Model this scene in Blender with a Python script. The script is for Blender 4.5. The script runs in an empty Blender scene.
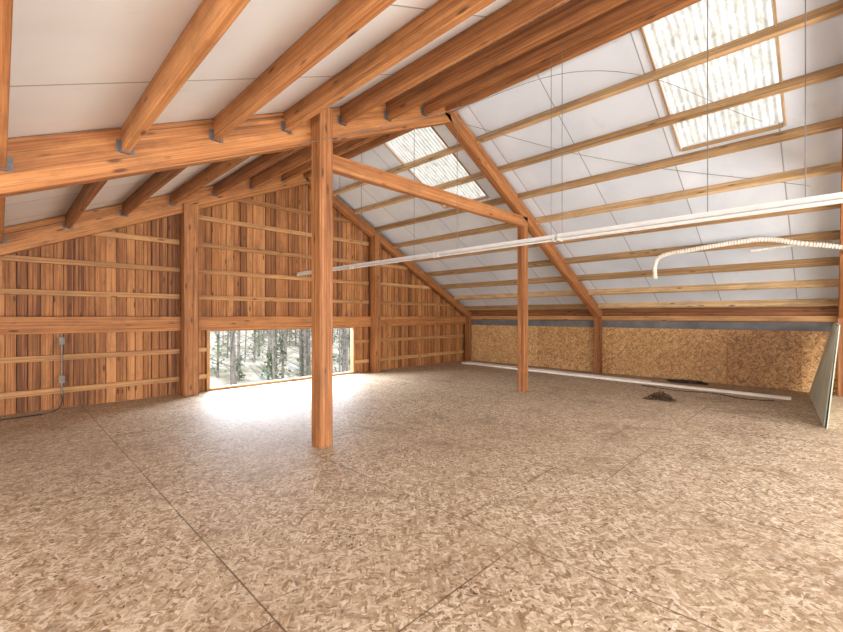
import bpy, bmesh, math, random
from mathutils import Vector, Matrix
random.seed(7)
sc = bpy.context.scene
sc.view_settings.view_transform = 'Standard'
H = 1.5
YG = 8.85
XK = 11.2
def zl(x): return 2.80 + 0.438*x
def zr(x): return 7.64 - 0.53*x
XR = (7.64-2.80)/(0.438+0.53)

# ------------------------------------------------------------ node helpers
def newmat(name):
    m = bpy.data.materials.new(name); m.use_nodes = True
    nt = m.node_tree; nt.nodes.clear()
    out = nt.nodes.new('ShaderNodeOutputMaterial')
    b = nt.nodes.new('ShaderNodeBsdfPrincipled')
    nt.links.new(b.outputs[0], out.inputs[0])
    return m, nt, b, out
def N(nt, t, **kw):
    n = nt.nodes.new(t)
    for k, v in kw.items(): setattr(n, k, v)
    return n
def mth(nt, op, a, b=None, clamp=False):
    n = nt.nodes.new('ShaderNodeMath'); n.operation = op; n.use_clamp = clamp
    for i, v in enumerate((a, b)):
        if v is None: continue
        if isinstance(v, (int, float)): n.inputs[i].default_value = v
        else: nt.links.new(v, n.inputs[i])
    return n.outputs[0]
def mixc(nt, fac, a, b, mode='MIX'):
    n = nt.nodes.new('ShaderNodeMix'); n.data_type = 'RGBA'; n.blend_type = mode
    for i, v in ((0, fac), (6, a), (7, b)):
        if isinstance(v, (int, float)): n.inputs[i].default_value = v
        elif isinstance(v, tuple): n.inputs[i].default_value = (*v, 1) if len(v) == 3 else v
        else: nt.links.new(v, n.inputs[i])
    return n.outputs[2]
def ramp(nt, src, stops):
    n = nt.nodes.new('ShaderNodeValToRGB')
    el = n.color_ramp.elements
    while len(el) < len(stops): el.new(0.5)
    for e, (p, c) in zip(el, stops):
        e.position = p; e.color = (*c, 1) if isinstance(c, tuple) else (c, c, c, 1)
    nt.links.new(src, n.inputs[0])
    return n.outputs[0]
def mapping(nt, vec, scale=(1, 1, 1), rot=(0, 0, 0), loc=(0, 0, 0)):
    n = nt.nodes.new('ShaderNodeMapping')
    n.inputs['Scale'].default_value = scale; n.inputs['Rotation'].default_value = rot
    n.inputs['Location'].default_value = loc
    nt.links.new(vec, n.inputs[0]); return n.outputs[0]
def noise(nt, vec, scale, detail=4, rough=0.55, dist=0.0):
    n = nt.nodes.new('ShaderNodeTexNoise')
    n.inputs['Scale'].default_value = scale; n.inputs['Detail'].default_value = detail
    n.inputs['Roughness'].default_value = rough; n.inputs['Distortion'].default_value = dist
    nt.links.new(vec, n.inputs['Vector']); return n.outputs['Fac']
def bump(nt, h, strength, dist, b):
    n = nt.nodes.new('ShaderNodeBump'); n.inputs['Strength'].default_value = strength
    n.inputs['Distance'].default_value = dist
    nt.links.new(h, n.inputs['Height']); nt.links.new(n.outputs[0], b.inputs['Normal'])

def wood(name, dark, mid, light, rough=0.7, tonevar=0.5, contrast=1.0, weather=0.55):
    m, nt, b, out = newmat(name)
    at = N(nt, 'ShaderNodeAttribute', attribute_name='lc').outputs['Vector']
    tn = N(nt, 'ShaderNodeAttribute', attribute_name='tone').outputs['Fac']
    g = noise(nt, mapping(nt, at, (0.35, 26, 26)), 1.0, 5, 0.6, 0.15)
    g2 = noise(nt, mapping(nt, at, (1.5, 95, 95)), 1.0, 3, 0.6, 0.1)
    v = mth(nt, 'ADD', mth(nt, 'MULTIPLY', g, 0.55), mth(nt, 'MULTIPLY', g2, 0.45))
    v = mth(nt, 'ADD', mth(nt, 'MULTIPLY', mth(nt, 'SUBTRACT', v, 0.5), contrast), 0.5)
    v = mth(nt, 'ADD', v, mth(nt, 'MULTIPLY', mth(nt, 'SUBTRACT', tn, 0.5), tonevar))
    col = ramp(nt, v, [(0.25, dark), (0.5, mid), (0.75, light)])
    vo = N(nt, 'ShaderNodeTexVoronoi'); vo.inputs['Scale'].default_value = 1.0
    nt.links.new(mapping(nt, at, (2.2, 8, 8)), vo.inputs['Vector'])
    kn = ramp(nt, vo.outputs['Distance'], [(0.08, 1.0), (0.17, 0.0)])
    col = mixc(nt, mth(nt, 'MULTIPLY', kn, 0.8), col, tuple(c*0.3 for c in dark))
    ck = noise(nt, mapping(nt, at, (0.4, 40, 40), loc=(3, 3, 3)), 1.0, 2, 0.5, 0.1)
    ckf = ramp(nt, ck, [(0.30, 1.0), (0.34, 0.0)])
    col = mixc(nt, mth(nt, 'MULTIPLY', ckf, 0.65), col, tuple(c*0.35 for c in dark))
    pat = noise(nt, mapping(nt, at, (1.6, 5, 5)), 1.3, 7, 0.7)
    col = mixc(nt, mth(nt, 'MULTIPLY', ramp(nt, pat, [(0.46, 0.0), (0.66, 1.0)]), weather), col, tuple(c*0.45 for c in mid))
    nt.links.new(col, b.inputs['Base Color'])
    b.inputs['Roughness'].default_value = rough
    bump(nt, mth(nt, 'SUBTRACT', v, ckf), 0.4, 0.004, b)
    return m

def osb(name, axes, stops, seams=None, rough=0.5, usetone=False, patch_mix=0.35, k=1.0, patch=(0.33,0.22,0.14), stain=0.55, fl=0.45):
    m, nt, b, out = newmat(name)
    tc = N(nt, 'ShaderNodeTexCoord').outputs['Object']
    sp = N(nt, 'ShaderNodeSeparateXYZ'); nt.links.new(tc, sp.inputs[0])
    cb = N(nt, 'ShaderNodeCombineXYZ')
    nt.links.new(sp.outputs[axes[0]], cb.inputs[0]); nt.links.new(sp.outputs[axes[1]], cb.inputs[1])
    P = cb.outputs[0]
    wn = N(nt, 'ShaderNodeTexNoise'); wn.inputs['Scale'].default_value = 16
    nt.links.new(P, wn.inputs['Vector'])
    vm = N(nt, 'ShaderNodeVectorMath', operation='MULTIPLY_ADD')
    nt.links.new(wn.outputs['Color'], vm.inputs[0]); vm.inputs[1].default_value = (0.025, 0.025, 0)
    nt.links.new(P, vm.inputs[2]); W = vm.outputs[0]
    best = None
    for i, (ang, sx, sy) in enumerate(((0.2, 12, 46), (1.35, 15, 52), (-0.75, 11, 40), (2.2, 18, 66), (0.75, 14, 50))):
        vo = N(nt, 'ShaderNodeTexVoronoi', voronoi_dimensions='2D')
        vo.inputs['Scale'].default_value = k
        r = mapping(nt, W, (1, 1, 1), (0, 0, ang))
        nt.links.new(mapping(nt, r, (sx, sy, 1), (0, 0, 0), (i*7.3, i*3.1, 0)), vo.inputs['Vector'])
        s = N(nt, 'ShaderNodeSeparateColor'); nt.links.new(vo.outputs['Color'], s.inputs[0])
        val, pr = s.outputs[0], s.outputs[1]
        if best is None: best = (val, pr)
        else:
            gt = mth(nt, 'GREATER_THAN', pr, best[1])
            nv = N(nt, 'ShaderNodeMix'); nt.links.new(gt, nv.inputs[0]); nt.links.new(best[0], nv.inputs[2]); nt.links.new(val, nv.inputs[3])
            npn = mth(nt, 'MAXIMUM', pr, best[1])
            best = (nv.outputs[0], npn)
    fine = noise(nt, P, 38, 6, 0.8)
    big = noise(nt, P, 0.5, 6, 0.65)
    v = mth(nt, 'ADD', mth(nt, 'MULTIPLY', best[0], fl), mth(nt, 'MULTIPLY', fine, 1-fl))
    if usetone:
        tn = N(nt, 'ShaderNodeAttribute', attribute_name='tone').outputs['Fac']
        v = mth(nt, 'ADD', v, mth(nt, 'MULTIPLY', mth(nt, 'SUBTRACT', tn, 0.5), 0.35))
    col = ramp(nt, v, stops)
    col = mixc(nt, ramp(nt, big, [(0.42, 0.0), (0.66, patch_mix)]), col, patch)  # broad random stain patches in the board colour
    st = noise(nt, P, 1.6, 9, 0.78, 1.2)
    col = mixc(nt, ramp(nt, st, [(0.53, 0.0), (0.68, stain)]), col, (0.17, 0.095, 0.045))
    sk = noise(nt, mapping(nt, P, (1, 1, 1), (0, 0, .6), (5, 2, 0)), 4, 9, 0.82, 2.0)
    col = mixc(nt, ramp(nt, sk, [(0.58, 0.0), (0.66, stain)]), col, (0.10, 0.055, 0.03))
    h = v
    if seams:
        br = N(nt, 'ShaderNodeTexBrick', offset=0.2, offset_frequency=2)
        br.inputs['Scale'].default_value = 1; br.inputs['Brick Width'].default_value = 2.44
        br.inputs['Row Height'].default_value = 1.45; br.inputs['Mortar Size'].default_value = 0.006
        br.inputs['Mortar Smooth'].default_value = 0.4
        c2 = N(nt, 'ShaderNodeCombineXYZ')
        nt.links.new(mth(nt, 'SUBTRACT', sp.outputs[1], 1.95), c2.inputs[0])
        nt.links.new(mth(nt, 'SUBTRACT', sp.outputs[0], 0.95), c2.inputs[1])
        nt.links.new(c2.outputs[0], br.inputs['Vector'])
        gap = mth(nt, 'MULTIPLY', br.outputs['Fac'], ramp(nt, noise(nt, P, 1.3, 3), [(0.4, 0.5), (0.6, 0.9)]))
        col = mixc(nt, gap, col, (0.09, 0.05, 0.025))
        h = mth(nt, 'SUBTRACT', v, gap)
    nt.links.new(col, b.inputs['Base Color'])
    nt.links.new(ramp(nt, v, [(0.2, rough-0.08), (0.8, rough+0.12)]), b.inputs['Roughness'])
    b.inputs['Specular IOR Level'].default_value = 0.35
    bump(nt, h, 0.3, 0.003, b)
    return m

def plain(name, c, rough=0.5, metal=0.0, nscale=20, var=0.15):
    m, nt, b, out = newmat(name)
    tc = N(nt, 'ShaderNodeTexCoord').outputs['Object']
    n = noise(nt, tc, nscale, 4)
    col = ramp(nt, n, [(0.3, tuple(x*(1-var) for x in c)), (0.7, tuple(min(1, x*(1+var)) for x in c))])
    nt.links.new(col, b.inputs['Base Color'])
    b.inputs['Roughness'].default_value = rough; b.inputs['Metallic'].default_value = metal
    return m

def lining(name, base, shade, off):
    m, nt, b, out = newmat(name)
    tc = N(nt, 'ShaderNodeTexCoord').outputs['Object']
    sp = N(nt, 'ShaderNodeSeparateXYZ'); nt.links.new(tc, sp.inputs[0])
    n = noise(nt, mapping(nt, tc, (0.8, 1.0, 1)), 1.0, 4, 0.55, 0.5)
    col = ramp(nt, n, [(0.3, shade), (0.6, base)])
    st = noise(nt, mapping(nt, tc, (1.5, 3, 2)), 1.0, 7, 0.7)
    col = mixc(nt, ramp(nt, st, [(0.60, 0.0), (0.78, 0.4)]), col, (0.42, 0.34, 0.26))
    f = mth(nt, 'FRACT', mth(nt, 'DIVIDE', mth(nt, 'ADD', sp.outputs[1], off), 1.22))
    d = mth(nt, 'ABSOLUTE', mth(nt, 'SUBTRACT', f, 0.5))
    s = mth(nt, 'GREATER_THAN', d, 0.5-0.008/1.22)
    wn = N(nt, 'ShaderNodeTexWhiteNoise', noise_dimensions='1D')
    nt.links.new(mth(nt, 'FLOOR', mth(nt, 'DIVIDE', mth(nt, 'ADD', sp.outputs[1], off), 1.22)), wn.inputs['W'])
    col = mixc(nt, mth(nt, 'MULTIPLY', wn.outputs['Value'], 0.28), col, tuple(c*0.75 for c in shade))
    col = mixc(nt, mth(nt, 'MULTIPLY', s, 0.75), col, (0.22, 0.20, 0.19))
    nt.links.new(col, b.inputs['Base Color'])
    b.inputs['Roughness'].default_value = 0.5
    bump(nt, mth(nt, 'ADD', n, mth(nt, 'MULTIPLY', d, 0.6)), 0.3, 0.05, b)
    return m

# ------------------------------------------------------------ mesh builder
class MB:
    def __init__(s): s.v=[]; s.f=[]; s.t=[]; s.l=[]; s.m=[]
    def beam(s, a, b, w, h, up=(0,0,1), tone=None, mat=0, trim=None):
        a=Vector(a); b=Vector(b); up=Vector(up); x=(b-a); L=x.length; x.normalize()
        sd=x.cross(up).normalized(); u=sd.cross(x).normalized()
        o=[random.uniform(0,50) for _ in range(3)]; t=random.random() if tone is None else tone
        i0=len(s.v)
        for k,p in ((0,a),(1,b)):
            for sy,su in ((-1,-1),(1,-1),(1,1),(-1,1)):
                s.v.append(p+sd*(w/2*sy)+u*(h/2*su))
                s.l.append((o[0]+k*L, o[1]+w/2*sy, o[2]+h/2*su)); s.t.append(t)
        for q in ((0,1,2,3),(7,6,5,4),(0,4,5,1),(1,5,6,2),(2,6,7,3),(3,7,4,0)):
            s.f.append([i0+j for j in q]); s.m.append(mat)
    def box(s, x0,x1,y0,y1,z0,z1, tone=None, mat=0):
        d=[x1-x0,y1-y0,z1-z0]; k=d.index(max(d)); c=((x0+x1)/2,(y0+y1)/2,(z0+z1)/2)
        if k==0: s.beam((x0,c[1],c[2]),(x1,c[1],c[2]),d[1],d[2],(0,0,1),tone,mat)
        elif k==1: s.beam((c[0],y0,c[2]),(c[0],y1,c[2]),d[0],d[2],(0,0,1),tone,mat)
        else: s.beam((c[0],c[1],z0),(c[0],c[1],z1),d[0],d[1],(0,1,0),tone,mat)
    def poly(s, pts, tone=0.5, mat=0):
        i0=len(s.v)
        for p in pts: s.v.append(Vector(p)); s.l.append(tuple(p)); s.t.append(tone)
        s.f.append(list(range(i0,i0+len(pts)))); s.m.append(mat)
    def cyl(s, a, b, r, r2=None, n=10, tone=None, mat=0):
        a=Vector(a); b=Vector(b); r2=r if r2 is None else r2
        x=(b-a); L=x.length; x.normalize(); up=Vector((0,0,1)) if abs(x.z)<.9 else Vector((1,0,0))
        sd=x.cross(up).normalized(); u=sd.cross(x); t=random.random() if tone is None else tone
        i0=len(s.v)
        for k,p,rr in ((0,a,r),(1,b,r2)):
            for j in range(n):
                an=2*math.pi*j/n
                s.v.append(p+sd*rr*math.cos(an)+u*rr*math.sin(an)); s.l.append((k*L,rr*math.cos(an),rr*math.sin(an))); s.t.append(t)
        for j in range(n):
            s.f.append([i0+j,i0+(j+1)%n,i0+n+(j+1)%n,i0+n+j]); s.m.append(mat)
        s.f.append([i0+j for j in range(n)][::-1]); s.f.append([i0+n+j for j in range(n)]); s.m+= [mat,mat]
    def make(s, name, mats, bevel=0, smooth=False):
        me=bpy.data.meshes.new(name); me.from_pydata([tuple(v) for v in s.v],[],s.f)
        a=me.attributes.new('lc','FLOAT_VECTOR','POINT'); a.data.foreach_set('vector',[c for l in s.l for c in l])
        a=me.attributes.new('tone','FLOAT','POINT'); a.data.foreach_set('value',s.t)
        for m in (mats if isinstance(mats,(list,tuple)) else [mats]): me.materials.append(m)
        for p,mi in zip(me.polygons,s.m): p.material_index=mi; p.use_smooth=smooth
        bm=bmesh.new(); bm.from_mesh(me); bmesh.ops.recalc_face_normals(bm,faces=bm.faces); bm.to_mesh(me); bm.free()
        ob=bpy.data.objects.new(name,me); sc.collection.objects.link(ob)
        if bevel:
            md=ob.modifiers.new('bevel','BEVEL'); md.width=bevel; md.segments=1; md.limit_method='ANGLE'
        return ob

def curve(name, pts, r, mat, cyclic=False, parent=None):
    cu=bpy.data.curves.new(name,'CURVE'); cu.dimensions='3D'; cu.bevel_depth=r; cu.bevel_resolution=3
    sp=cu.splines.new('BEZIER'); sp.bezier_points.add(len(pts)-1)
    for p,q in zip(sp.bezier_points,pts): p.co=q; p.handle_left_type=p.handle_right_type='AUTO'
    sp.use_cyclic_u=cyclic; cu.materials.append(mat)
    ob=bpy.data.objects.new(name,cu); sc.collection.objects.link(ob); ob.parent=parent
    return ob

# ------------------------------------------------------------ materials
M_beam = wood('glulam_wood', (0.14,0.042,0.010),(0.40,0.150,0.040),(0.58,0.27,0.09), 0.65, 0.25, 1.5)
M_joist= wood('joist_wood', (0.12,0.034,0.008),(0.34,0.125,0.033),(0.52,0.235,0.078), 0.65, 0.3, 1.5)
M_post = wood('post_wood', (0.12,0.036,0.009),(0.34,0.125,0.034),(0.53,0.25,0.085), 0.65, 0.2, 1.8)
M_purl = wood('purlin_wood', (0.26,0.14,0.05),(0.52,0.32,0.145),(0.72,0.50,0.27), 0.65, 0.3, 1.4)
M_plank= wood('plank_wood', (0.12,0.036,0.009),(0.40,0.155,0.044),(0.58,0.27,0.095), 0.7, 0.38, 1.6, 0.65)
M_girt = wood('girt_wood', (0.24,0.10,0.028),(0.50,0.25,0.09),(0.66,0.39,0.165), 0.65, 0.3, 1.4)
M_dark = plain('backing_paper', (0.04,0.018,0.008), 0.9)
M_floor= osb('osb_floor', (0,1), [(0.26,(0.16,0.095,0.048)),(0.42,(0.40,0.285,0.18)),(0.56,(0.53,0.41,0.285)),(0.74,(0.76,0.66,0.53))], seams=True, rough=0.56, patch_mix=0.35, patch=(0.30,0.195,0.11), k=1.35, stain=.62, fl=.40)
M_osbw = osb('osb_wall', (1,2), [(0.25,(0.22,0.10,0.032)),(0.45,(0.50,0.26,0.09)),(0.6,(0.60,0.35,0.145)),(0.8,(0.75,0.51,0.26))], rough=0.5, usetone=True, patch_mix=0.1, k=0.9, stain=.3)
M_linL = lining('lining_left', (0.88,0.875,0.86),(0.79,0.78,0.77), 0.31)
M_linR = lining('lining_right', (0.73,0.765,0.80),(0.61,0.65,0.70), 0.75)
M_white= plain('white_enamel', (0.66,0.65,0.62), 0.4, 0, 8, 0.05)
M_trim = plain('painted_trim', (0.90,0.86,0.78), 0.5, 0, 5, 0.05)
M_metal= plain('galvanised_steel', (0.17,0.16,0.155), 0.55, 0.6)
M_grey = plain('grey_box_plastic', (0.24,0.20,0.16), 0.6)
M_wire = plain('steel_wire', (0.20,0.19,0.18), 0.5, 0.4)
M_blue = plain('grey_membrane', (0.15,0.15,0.15), 0.6, 0, 3, 0.3)
M_black= plain('black_rubber', (0.03,0.03,0.03), 0.6)
M_gyp  = plain('gypsum_board', (0.55,0.58,0.47), 0.7, 0, 3, 0.1)
M_hose = plain('pvc_hose', (0.74,0.67,0.56), 0.5, 0, 10, 0.1)
M_debr = plain('dry_debris', (0.14,0.08,0.045), 0.9, 0, 30, 0.5)

# ------------------------------------------------------------ floor
fb=MB(); fb.box(-3.6,11.4,-4.6,9.05,-0.15,0.0); fb.make('floor', M_floor)

# ------------------------------------------------------------ ceiling
SX0=5.06
SKY=[(SX0,7.0,0.43,1.55),(SX0,7.0,5.0,6.15)]
cb=MB()
T=0.05
def slab(x0,x1,y0,y1,fz,mat):
    p=[(x0,y0,fz(x0)),(x1,y0,fz(x1)),(x1,y1,fz(x1)),(x0,y1,fz(x0))]
    q=[(a,b,c+T) for a,b,c in p]
    cb.poly(p[::-1],mat=mat); cb.poly(q,mat=mat)
    for i in range(4):
        j=(i+1)%4; cb.poly([p[i],p[j],q[j],q[i]],mat=mat)
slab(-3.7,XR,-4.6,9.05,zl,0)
ys=[-4.6,0.43,1.55,5.0,6.15,9.05]
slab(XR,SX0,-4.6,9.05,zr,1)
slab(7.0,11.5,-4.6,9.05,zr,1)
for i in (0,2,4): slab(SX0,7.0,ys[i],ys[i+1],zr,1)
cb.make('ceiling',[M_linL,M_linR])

mt=bpy.data.materials.new('fibreglass_sheet'); mt.use_nodes=True; nt=mt.node_tree; nt.nodes.clear()
out=nt.nodes.new('ShaderNodeOutputMaterial'); tr=nt.nodes.new('ShaderNodeBsdfTranslucent'); df=nt.nodes.new('ShaderNodeBsdfDiffuse'); ms=nt.nodes.new('ShaderNodeMixShader')
tc=N(nt,'ShaderNodeTexCoord').outputs['Object']
n1=noise(nt,mapping(nt,tc,(2.5,7,2.5)),1.8,8,0.8,0.6)
c=ramp(nt,n1,[(0.33,(0.34,0.30,0.23)),(0.47,(0.54,0.51,0.45)),(0.62,(0.70,0.68,0.64))])
nt.links.new(c,tr.inputs[0]); nt.links.new(c,df.inputs[0]); ms.inputs[0].default_value=0.25
nt.links.new(tr.outputs[0],ms.inputs[1]); nt.links.new(df.outputs[0],ms.inputs[2]); nt.links.new(ms.outputs[0],out.inputs[0])
for k,(x0,x1,y0,y1) in enumerate(SKY):
    b=MB(); n=int((y1-y0+0.2)/0.012); xa_=x0-.03
    for i in range(n):
        ya=y0-0.1+i*0.012; yb=ya+0.012
        za=0.075+0.012*math.sin(ya*2*math.pi/0.076); zb=0.075+0.012*math.sin(yb*2*math.pi/0.076)
        b.poly([(xa_,ya,zr(xa_)+za),(x1+.1,ya,zr(x1+.1)+za),(x1+.1,yb,zr(x1+.1)+zb),(xa_,yb,zr(xa_)+zb)])
    b.make('skylight_panel',mt)
    f=MB()
    for ya in (y0-0.02,y1+0.02): f.beam((x0,ya,zr(x0)-0.0),(x1,ya,zr(x1)-0.0),0.02,0.05)
    for xa in (x0,x1): f.beam((xa,y0,zr(xa)),(xa,y1,zr(xa)),0.02,0.05)
    f.make('skylight_frame',M_purl)

# ------------------------------------------------------------ trusses
TY=[-4.4,-0.17,4.38,8.74]
for i,ty in enumerate(TY):
    b=MB(); w=0.14
    b.beam((-3.5,ty,zl(-3.5)-0.21),(XR,ty,zl(XR)-0.21),w,0.37,tone=0.55 if i!=3 else .8)
    b.beam((XR-0.05,ty,zr(XR)-0.2),(XK-0.02,ty,zr(XK-0.02)-0.2),w,0.26 if i!=3 else 0.2,tone=0.4)
    if i in (0,1,2):
        b.beam((2.66,ty-0.02,3.37),(7.4,ty-0.02,3.37),0.10,0.2,tone=0.65)
    b.make('roof_truss',M_beam,0.005)

jx=[-3.0,-2.22,-1.48,-0.74,0.0,0.75,1.49,2.23,2.97,3.71,4.42]
b=MB(); hb=MB()
for x in jx:
    d=0.21 if x<3.5 else 0.23
    for y0,y1 in zip(TY[:-1],TY[1:]):
        b.beam((x,y0+0.075,zl(x)-0.02-d/2),(x,y1-0.075,zl(x)-0.02-d/2),0.06,d)
        for ye,sg in ((y1-0.075,-1),(y0+0.075,1)):
            hb.box(x-0.036,x+0.036,min(ye,ye+sg*.04),max(ye,ye+sg*.04),zl(x)-0.028-d,zl(x)-0.021-d)
            for sx in (-1,1):
                hb.box(x+sx*0.034-.003,x+sx*0.034+.003,min(ye,ye+sg*.03),max(ye,ye+sg*.03),zl(x)-0.025-d,zl(x)-0.14)
                hb.box(min(x+sx*.034,x+sx*.065),max(x+sx*.034,x+sx*.065),min(ye,ye+sg*.004),max(ye,ye+sg*.004),zl(x)-0.025-d,zl(x)-0.13)
b.make('roof_joists',M_joist,0.004)
hb.make('joist_hangers',M_metal)
b=MB()
for y0,y1 in zip(TY[:-1],TY[1:]):
    b.beam((XR-0.05,y0+.07,zl(XR)-0.17),(XR-0.05,y1-.07,zl(XR)-0.17),0.09,0.24,tone=0.5)
b.make('ridge_beam',M_joist,0.005)
up=Vector((0.53,0,1)).normalized()
b=MB()
for x in (5.75,6.4,7.07,7.74,8.4,9.07,9.72,10.33,10.95):
    z=7.56-0.53*x
    for y0,y1 in ((-4.5,-0.2),(-0.2,4.38),(4.38,8.8)):
        b.beam((x,y0,z),(x,y1,z),0.06,0.135,up)
b.make('roof_purlins',M_purl,0.003)

# ------------------------------------------------------------ posts
b=MB(); b.box(2.62-.085,2.62+.085,4.11,4.30,0,3.90,tone=0.45); b.make('timber_post',M_post,0.006)
b=MB(); b.box(7.33-.08,7.33+.08,4.31,4.46,0,3.62,tone=0.5); b.make('timber_post',M_post,0.006)
b=MB(); b.box(2.53-.13,2.53+.13,8.59,8.79,0,zl(2.53)-.3,tone=0.6); b.make('timber_post',M_post,0.006)
b=MB(); b.box(7.06-.1,7.06+.1,8.59,8.79,0,zr(7.06)-.25,tone=0.55); b.make('timber_post',M_post,0.006)
for y in (-4.3,-0.17,4.38,8.72):
    b=MB(); b.box(XK-0.2,XK-0.03,y-.08,y+.08,0,zr(XK-.1)-.26,tone=0.35); b.make('timber_post',M_post,0.005)

# ------------------------------------------------------------ gable wall
WX0,WX1,WZ0,WZ1=2.92,6.46,0.05,1.21
def roof(x): return zl(x) if x<XR else zr(x)
b=MB(); x=-3.55; k=0
while x<11.35:
    wd=random.uniform(0.12,0.155); xa,xb=x+0.008,x+wd
    yo=8.90+(0.016 if k%2 else 0.0); top=min(roof(xa),roof(xb))
    segs=[(0.0,top)]
    if xb>WX0 and xa<WX1: segs=[(WZ1,top)] + ([(0,WZ0)] )
    for z0,z1 in segs: b.box(xa,xb,yo,yo+.02,z0,z1)
    x+=wd; k+=1
def back(x0,x1,z0f,z1f):
    b.poly([(x0,8.96,z0f),(x1,8.96,z0f),(x1,8.96,z1f(x1)),(x0,8.96,z1f(x0))],mat=1)
back(-3.6,WX0,0,zl); back(WX0,XR,WZ1,zl); back(XR,WX1,WZ1,zr); back(WX1,11.4,0,zr)
b.make('wall_back',[M_plank,M_dark])
b=MB()
def seg(z,x0,x1,hh,dep):
    b.box(x0,x1,8.90-dep,8.90,z-hh/2,z+hh/2)
for z in (0.30,0.83,1.87,2.38,2.91,3.44,3.95):
    l=max(-3.5,(z+0.0-2.80+0.36)/0.438); r=min(11.05,(7.64-.28-z)/0.53)
    cuts=[(-3.5,2.40),(2.66,6.96),(7.16,11.05)]
    if z<1.2: cuts=[(-3.5,2.40),(2.66,WX0-.04),(WX1+.04,6.96),(7.16,11.05)]
    for a,c in cuts:
        a=max(a,l); c=min(c,r)
        if c-a>0.15: seg(z,a,c,0.09,0.05)
b.make('wall_girts',M_girt,0.003)
for a,c in ((-3.5,2.395),(2.665,6.955),(7.165,10.99)):
    b=MB(); b.box(a,c,8.76,8.895,1.22,1.49,tone=0.6); b.make('header_beam',M_beam,0.005)
b=MB()
b.box(WX0-.04,WX0+.02,8.84,8.98,0.0,WZ1+.01); b.box(WX1-.02,WX1+.04,8.84,8.98,0.0,WZ1+.01)
b.box(WX0,WX1,8.84,8.98,0.0,WZ0); b.box(WX0,WX1,8.91,8.98,WZ1-.02,WZ1+.02)
b.make('window_1',M_girt,0.004)

# ------------------------------------------------------------ knee wall right
b=MB()
y=-4.5
for yn,t in ((-2.1,.4),(0.42,.45),(1.62,.3),(4.06,.6),(6.2,.5),(8.9,.8)):
    b.box(XK,XK+.018,y+.004,yn-.004,0.0,1.2,tone=t); y=yn
b.box(XK+.02,XK+.08,-4.6,9.0,0,1.75,mat=3,tone=.2)
b.box(XK-.005,XK+.018,-4.5,8.9,1.205,1.37,mat=2)
b.make('wall_right',[M_osbw,M_dark,M_blue,M_joist])
b=MB(); b.box(XK-.06,XK+.02,-4.5,8.9,1.39,1.50,tone=.6); b.make('trim_1',M_girt,.003)
b=MB(); b.box(-3.6,-3.55,-4.5,9.0,0,1.4); b.make('wall_left',M_plank)
b=MB(); x=-3.6
while x<11.4:
    b.box(x,x+.29,-4.58,-4.55,0,min(roof(x),roof(x+.3)))
    x+=.3
b.make('wall_front',M_plank)

# ------------------------------------------------------------ hanging strip lights
def strip(y0,y1,wide):
    X,Z=4.7,2.44; b=MB(); w=0.105 if wide else 0.05
    b.beam((X,y0,Z+.02),(X,y1,Z+.02),w*0.55,0.042)
    b.beam((X,y0,Z-.005),(X,y1,Z-.005),w,0.006)
    for yy in (y0+.02,y1-.02): b.box(X-w/2,X+w/2,yy-.015,yy+.015,Z-.04,Z)
    for dx in ((-.030,.030) if wide else (0,)):
        b.cyl((X+dx,y0+.03,Z-.025),(X+dx,y1-.03,Z-.025),0.0125,mat=0)
    return b.make('strip_light',M_white)
for a,c,wd in ((-2.6,-.18,1),(-.14,2.33,1),(2.36,4.3,0),(4.34,6.5,0),(6.54,8.55,0)): strip(a,c,wd)
b=MB()
for y in (-1.5,.15,.83,2.28,2.42,3.9,4.8,6.2,6.9,8.2):
    b.cyl((4.7,y,2.485),(4.7,y,zl(4.7)-.03),0.004,n=6)
b.make('suspension_wires',M_wire)

# ------------------------------------------------------------ corrugated hose
def hose(pts,r,name):
    P=[Vector(p) for p in pts]; out=[]
    def cr(p0,p1,p2,p3,t): return 0.5*((2*p1)+(-p0+p2)*t+(2*p0-5*p1+4*p2-p3)*t*t+(-p0+3*p1-3*p2+p3)*t**3)
    for i in range(len(P)-1):
        p0=P[max(i-1,0)];p1=P[i];p2=P[i+1];p3=P[min(i+2,len(P)-1)]
        n=max(2,int((p2-p1).length/0.02))
        for k in range(n): out.append(cr(p0,p1,p2,p3,k/n))
    out.append(P[-1]); b=MB(); n=12; ref=Vector((1,0,0))
    for i,p in enumerate(out):
        t=(out[min(i+1,len(out)-1)]-out[max(i-1,0)]).normalized()
        s=t.cross(ref).normalized(); u=s.cross(t); rr=r*(1.0 if i%2 else 0.8)
        for j in range(n):
            a=2*math.pi*j/n; b.v.append(p+s*rr*math.cos(a)+u*rr*math.sin(a)); b.l.append(tuple(p)); b.t.append(.5)
    for i in range(len(out)-1):
        for j in range(n):
            b.f.append([i*n+j,i*n+(j+1)%n,(i+1)*n+(j+1)%n,(i+1)*n+j]); b.m.append(0)
    return b.make(name,M_hose)
hose([(8.93,2.43,2.22),(8.93,2.43,2.5),(8.93,2.3,2.66),(8.93,1.8,2.72),(8.93,1.2,2.77),(8.93,.75,2.77),(8.93,.2,2.62),(8.93,-.8,2.45),(8.93,-2,2.6)],0.045,'corrugated_hose')
hose([(9.2,1.0,2.64),(9.2,.5,2.67),(9.2,-.2,2.67),(9.2,-1.5,2.66)],0.03,'corrugated_hose')

# ------------------------------------------------------------ loose boards
b=MB(); b.beam((10.3,8.3,.022),(9.95,.5,.022),.14,.044); b.make('loose_trim_board',M_trim,.002)
b=MB(); b.beam((10.58,8.3,.018),(10.3,2.9,.018),.12,.036); b.make('loose_trim_board',M_trim,.002)
b=MB(); b.beam((10.4,2.2,.012),(10.17,.5,.012),.07,.02); b.make('loose_trim_board',M_purl,.002)

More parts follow.
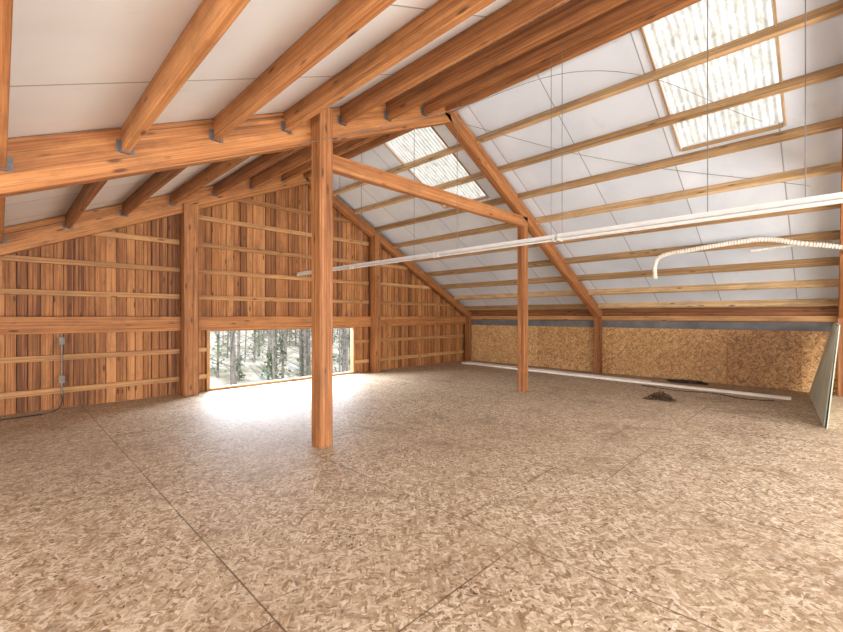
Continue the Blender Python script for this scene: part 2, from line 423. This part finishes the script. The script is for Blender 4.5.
def litter(name,cx,cy,r,n,size,hgt,mat):
    b=MB()
    for _ in range(n):
        a=random.uniform(0,6.28); q=r*math.sqrt(random.random()); q*=1+.35*math.sin(3*a+1); x=cx+q*math.cos(a); y=cy+q*math.sin(a)*.8
        z=random.uniform(.004,max(.006,hgt*(1-min(1,q/r)**1.5)))
        d=Vector((random.gauss(0,1),random.gauss(0,1),random.gauss(0,.35) if hgt>.03 else 0)).normalized()*size*random.uniform(.4,1)
        e=d.cross(Vector((0,0,1))).normalized()*d.length*random.uniform(.1,.5)
        p=Vector((x,y,z)); q4=[p-d*.5,p+e*.5,p+d*.5+Vector((0,0,.3*abs(d.z))),p-e*.5]
        for v in q4: v.z=max(v.z,.003)
        b.poly(q4)
    return b.make(name,mat)
litter('leaf_pile',8.4,2.2,.26,900,.10,.14,M_debr)
litter('leaf_litter',6.9,.75,.42,110,.06,.02,M_debr)
litter('leaf_litter',9.0,1.5,.3,90,.05,.02,M_debr)
b=MB()
clusters=[(random.uniform(0,9),random.uniform(.3,7.5),random.uniform(.1,.45)) for _ in range(26)]+[(1.0,3.2,.25),(1.6,2.2,.15),(4.6,4.4,.5),(8.9,1.6,.3),(.6,5.0,.3),(3.5,1.8,.25)]
for _ in range(1700):
    cx,cy,rr=random.choice(clusters); x=random.gauss(cx,rr); y=random.gauss(cy,rr)
    if random.random()<.25: x=random.uniform(-1,10.5); y=random.uniform(-1,8.3)
    if x<-3.3 or x>10.9 or y<-4 or y>8.4 : continue
    if y<.5 and x>7.4: continue
    s=random.uniform(.004,.018); a=random.uniform(0,3.14)
    d=Vector((math.cos(a),math.sin(a),0))*s; e=Vector((-math.sin(a),math.cos(a),0))*s*.4; p=Vector((x,y,.003))
    b.poly([p-d,p-e,p+d,p+e+Vector((0,0,.004))])
b.make('floor_debris',M_debr)
pts=[]
for i in range(46):
    a=i*.55; r=.28+.05*math.sin(i*1.7); pts.append((10.8+r*math.cos(a)*.6,2.3+r*1.3*math.sin(a),.012+.0006*i))
curve('cable_coil',pts,.008,M_black)
curve('power_cable',[(-1.2,8.3,.012),(-.5,8.2,.012),(0,8.45,.012),(.35,8.5,.012),(.6,8.68,.012),(.69,8.80,.1),(.69,8.82,.24)],.008,M_black)
curve('extension_cord',[(9.7,2.9,.01),(9.5,2.2,.01),(9.65,1.6,.01),(9.4,1.1,.01),(9.55,.7,.01)],.008,M_black)
b=MB(); b.box(.65,.73,8.80,8.85,1.04,1.16); b.box(.65,.73,8.80,8.85,.42,.54)
b.cyl((.69,8.83,.2),(.69,8.83,1.22),.012); b.box(.665,.715,8.792,8.80,1.06,1.14); b.box(.665,.715,8.792,8.80,.44,.52)
b.make('electrical_box',M_grey,.003)

def sheet(x0,x1,yb0,yb1,yt0,yt1,h,name):
    b=MB(); o=Vector((0,-.013,0))
    p=[Vector((x0,yb0,.0)),Vector((x1,yb1,.0)),Vector((x1,yt1,h)),Vector((x0,yt0,h))]
    q=[v+o for v in p]; b.poly(p); b.poly(q[::-1])
    for i in range(4): b.poly([p[i],p[(i+1)%4],q[(i+1)%4],q[i]])
    b.make(name,M_gyp)
sheet(7.8,10.95,.07,.30,-.06,-.03,1.36,'gypsum_sheet')
sheet(7.7,10.9,.04,.26,-.078,-.05,1.38,'gypsum_sheet')
curve('sagging_wire',[(XR,4.2,4.55),(6.6,2.6,3.98),(8.1,.2,3.35)],.004,M_wire)
curve('sagging_wire',[(2.4,4.28,3.45),(3.4,3.2,3.75),(4.9,1.9,4.35),(6.6,.6,3.9)],.0035,M_wire)

# ------------------------------------------------------------ outside
def gz(x,y): return -3.6+0.075*max(0,y-22)+0.6*math.sin(x*.09)*math.sin(y*.07+1)-(0.04*min(y,22))
me=bpy.data.meshes.new('hillside_ground'); bm=bmesh.new(); G={}
for i in range(60):
    for j in range(50):
        x=-90+i*4.2; y=9.6+j*3.6; G[i,j]=bm.verts.new((x,y,gz(x,y)))
for i in range(59):
    for j in range(49): bm.faces.new((G[i,j],G[i+1,j],G[i+1,j+1],G[i,j+1]))
bm.to_mesh(me); bm.free(); ob=bpy.data.objects.new('hillside_ground',me); sc.collection.objects.link(ob)
m,nt,bb,_=newmat('leaf_litter_ground'); tc=N(nt,'ShaderNodeTexCoord').outputs['Object']
n=noise(nt,mapping(nt,tc,(.25,.10,1)),1.4,8,.75)
nt.links.new(ramp(nt,n,[(.36,(.15,.15,.10)),(.47,(.30,.28,.22)),(.58,(.50,.49,.45))]),bb.inputs['Base Color']); bb.inputs['Roughness'].default_value=.9
me.materials.append(m)
M_bark=plain('tree_bark',(.22,.20,.18),.9,0,3,.4); M_leaf=plain('evergreen_needles',(.15,.20,.12),.9,0,2,.4)
b=MB()
for _ in range(560):
    y=random.uniform(22,130); x=random.uniform(-.05*y,.85*y+12)
    z=gz(x,y); h=random.uniform(9,17); r=random.uniform(.05,.15)
    lx=random.uniform(-.5,.5); b.cyl((x,y,z-.2),(x+lx,y,z+h),r,r*.4,6)
    for _ in range(10):
        t=random.uniform(.08,.6); a=random.uniform(0,6.28); L=random.uniform(.8,2.4)
        p=Vector((x+lx*t,y,z+h*t)); b.cyl(p,p+Vector((math.cos(a)*L,math.sin(a)*L,L*.5)),r*.28,r*.08,4)
    if random.random()<.4:
        hh=random.uniform(1.5,4.5)
        for k in range(80):
            t=random.random(); R=(1-t)*hh*.32; a=random.uniform(0,6.28); q=R*math.sqrt(random.random())
            p=Vector((x+q*math.cos(a),y+q*math.sin(a),z+.3+t*hh)); s=random.uniform(.08,.24)
            d=Vector((random.gauss(0,1),random.gauss(0,1),random.gauss(0,.5))).normalized()*s; e=Vector((random.gauss(0,1),random.gauss(0,1),random.gauss(0,1))).normalized()*s*.6
            b.poly([p-d,p+e,p+d,p-e],mat=1)
b.make('forest_trees',[M_bark,M_leaf])

# ------------------------------------------------------------ light
w=bpy.data.worlds.new('sky'); sc.world=w; w.use_nodes=True; nt=w.node_tree
bg=nt.nodes['Background']; tc=nt.nodes.new('ShaderNodeTexCoord'); sp=nt.nodes.new('ShaderNodeSeparateXYZ')
nt.links.new(tc.outputs['Generated'],sp.inputs[0])
nt.links.new(ramp(nt,sp.outputs[2],[(0.0,(.94,.96,1)),(.6,(.80,.87,.97))]),bg.inputs[0]); bg.inputs[1].default_value=1.6
def sun(d,e):
    l=bpy.data.lights.new('sun','SUN'); l.energy=e; l.angle=.01; l.color=(1,.95,.87)
    o=bpy.data.objects.new('sun',l); sc.collection.objects.link(o); o.rotation_euler=Vector(d).to_track_quat('-Z','Y').to_euler(); o.location=(0,-10,30)
sun((.15,.6,-.8),5.3)
def area(name,loc,tgt,sx,sy,e,col=(1,1,1)):
    l=bpy.data.lights.new(name,'AREA'); l.shape='RECTANGLE'; l.size=sx; l.size_y=sy; l.energy=e; l.color=col
    o=bpy.data.objects.new(name,l); sc.collection.objects.link(o); o.location=loc
    o.rotation_euler=(Vector(tgt)-Vector(loc)).to_track_quat('-Z','Y').to_euler()
area('fill_rear',(5.0,-4.0,1.5),(6.0,4,2.3),10,2.2,980,(.97,.985,1))  # added fill panel behind the camera, no opening in the wall there
area('fill_side',(-3.2,3.5,.7),(4,5,2.3),8,1.0,430,(.99,.99,1))  # added fill along the closed left wall, evens out the room
area('fill_uplight',(-1.6,-1.8,.5),(0.8,1.5,3.2),1.5,1.5,80,(1,.98,.96))  # added up-light out of view, brightens the ceiling lining
area('window_daylight',(4.7,11.4,2.35),(4.5,5.0,0),9,1.7,3000,(.82,.90,1))

# ------------------------------------------------------------ camera
cam=bpy.data.cameras.new('camera'); co=bpy.data.objects.new('camera',cam); sc.collection.objects.link(co)
co.location=(0,0,H); co.rotation_euler=(math.radians(90),0,math.radians(-45.4)); cam.lens=415/843*36; cam.sensor_width=36
cam.clip_start=.05; cam.clip_end=500
sc.camera=co
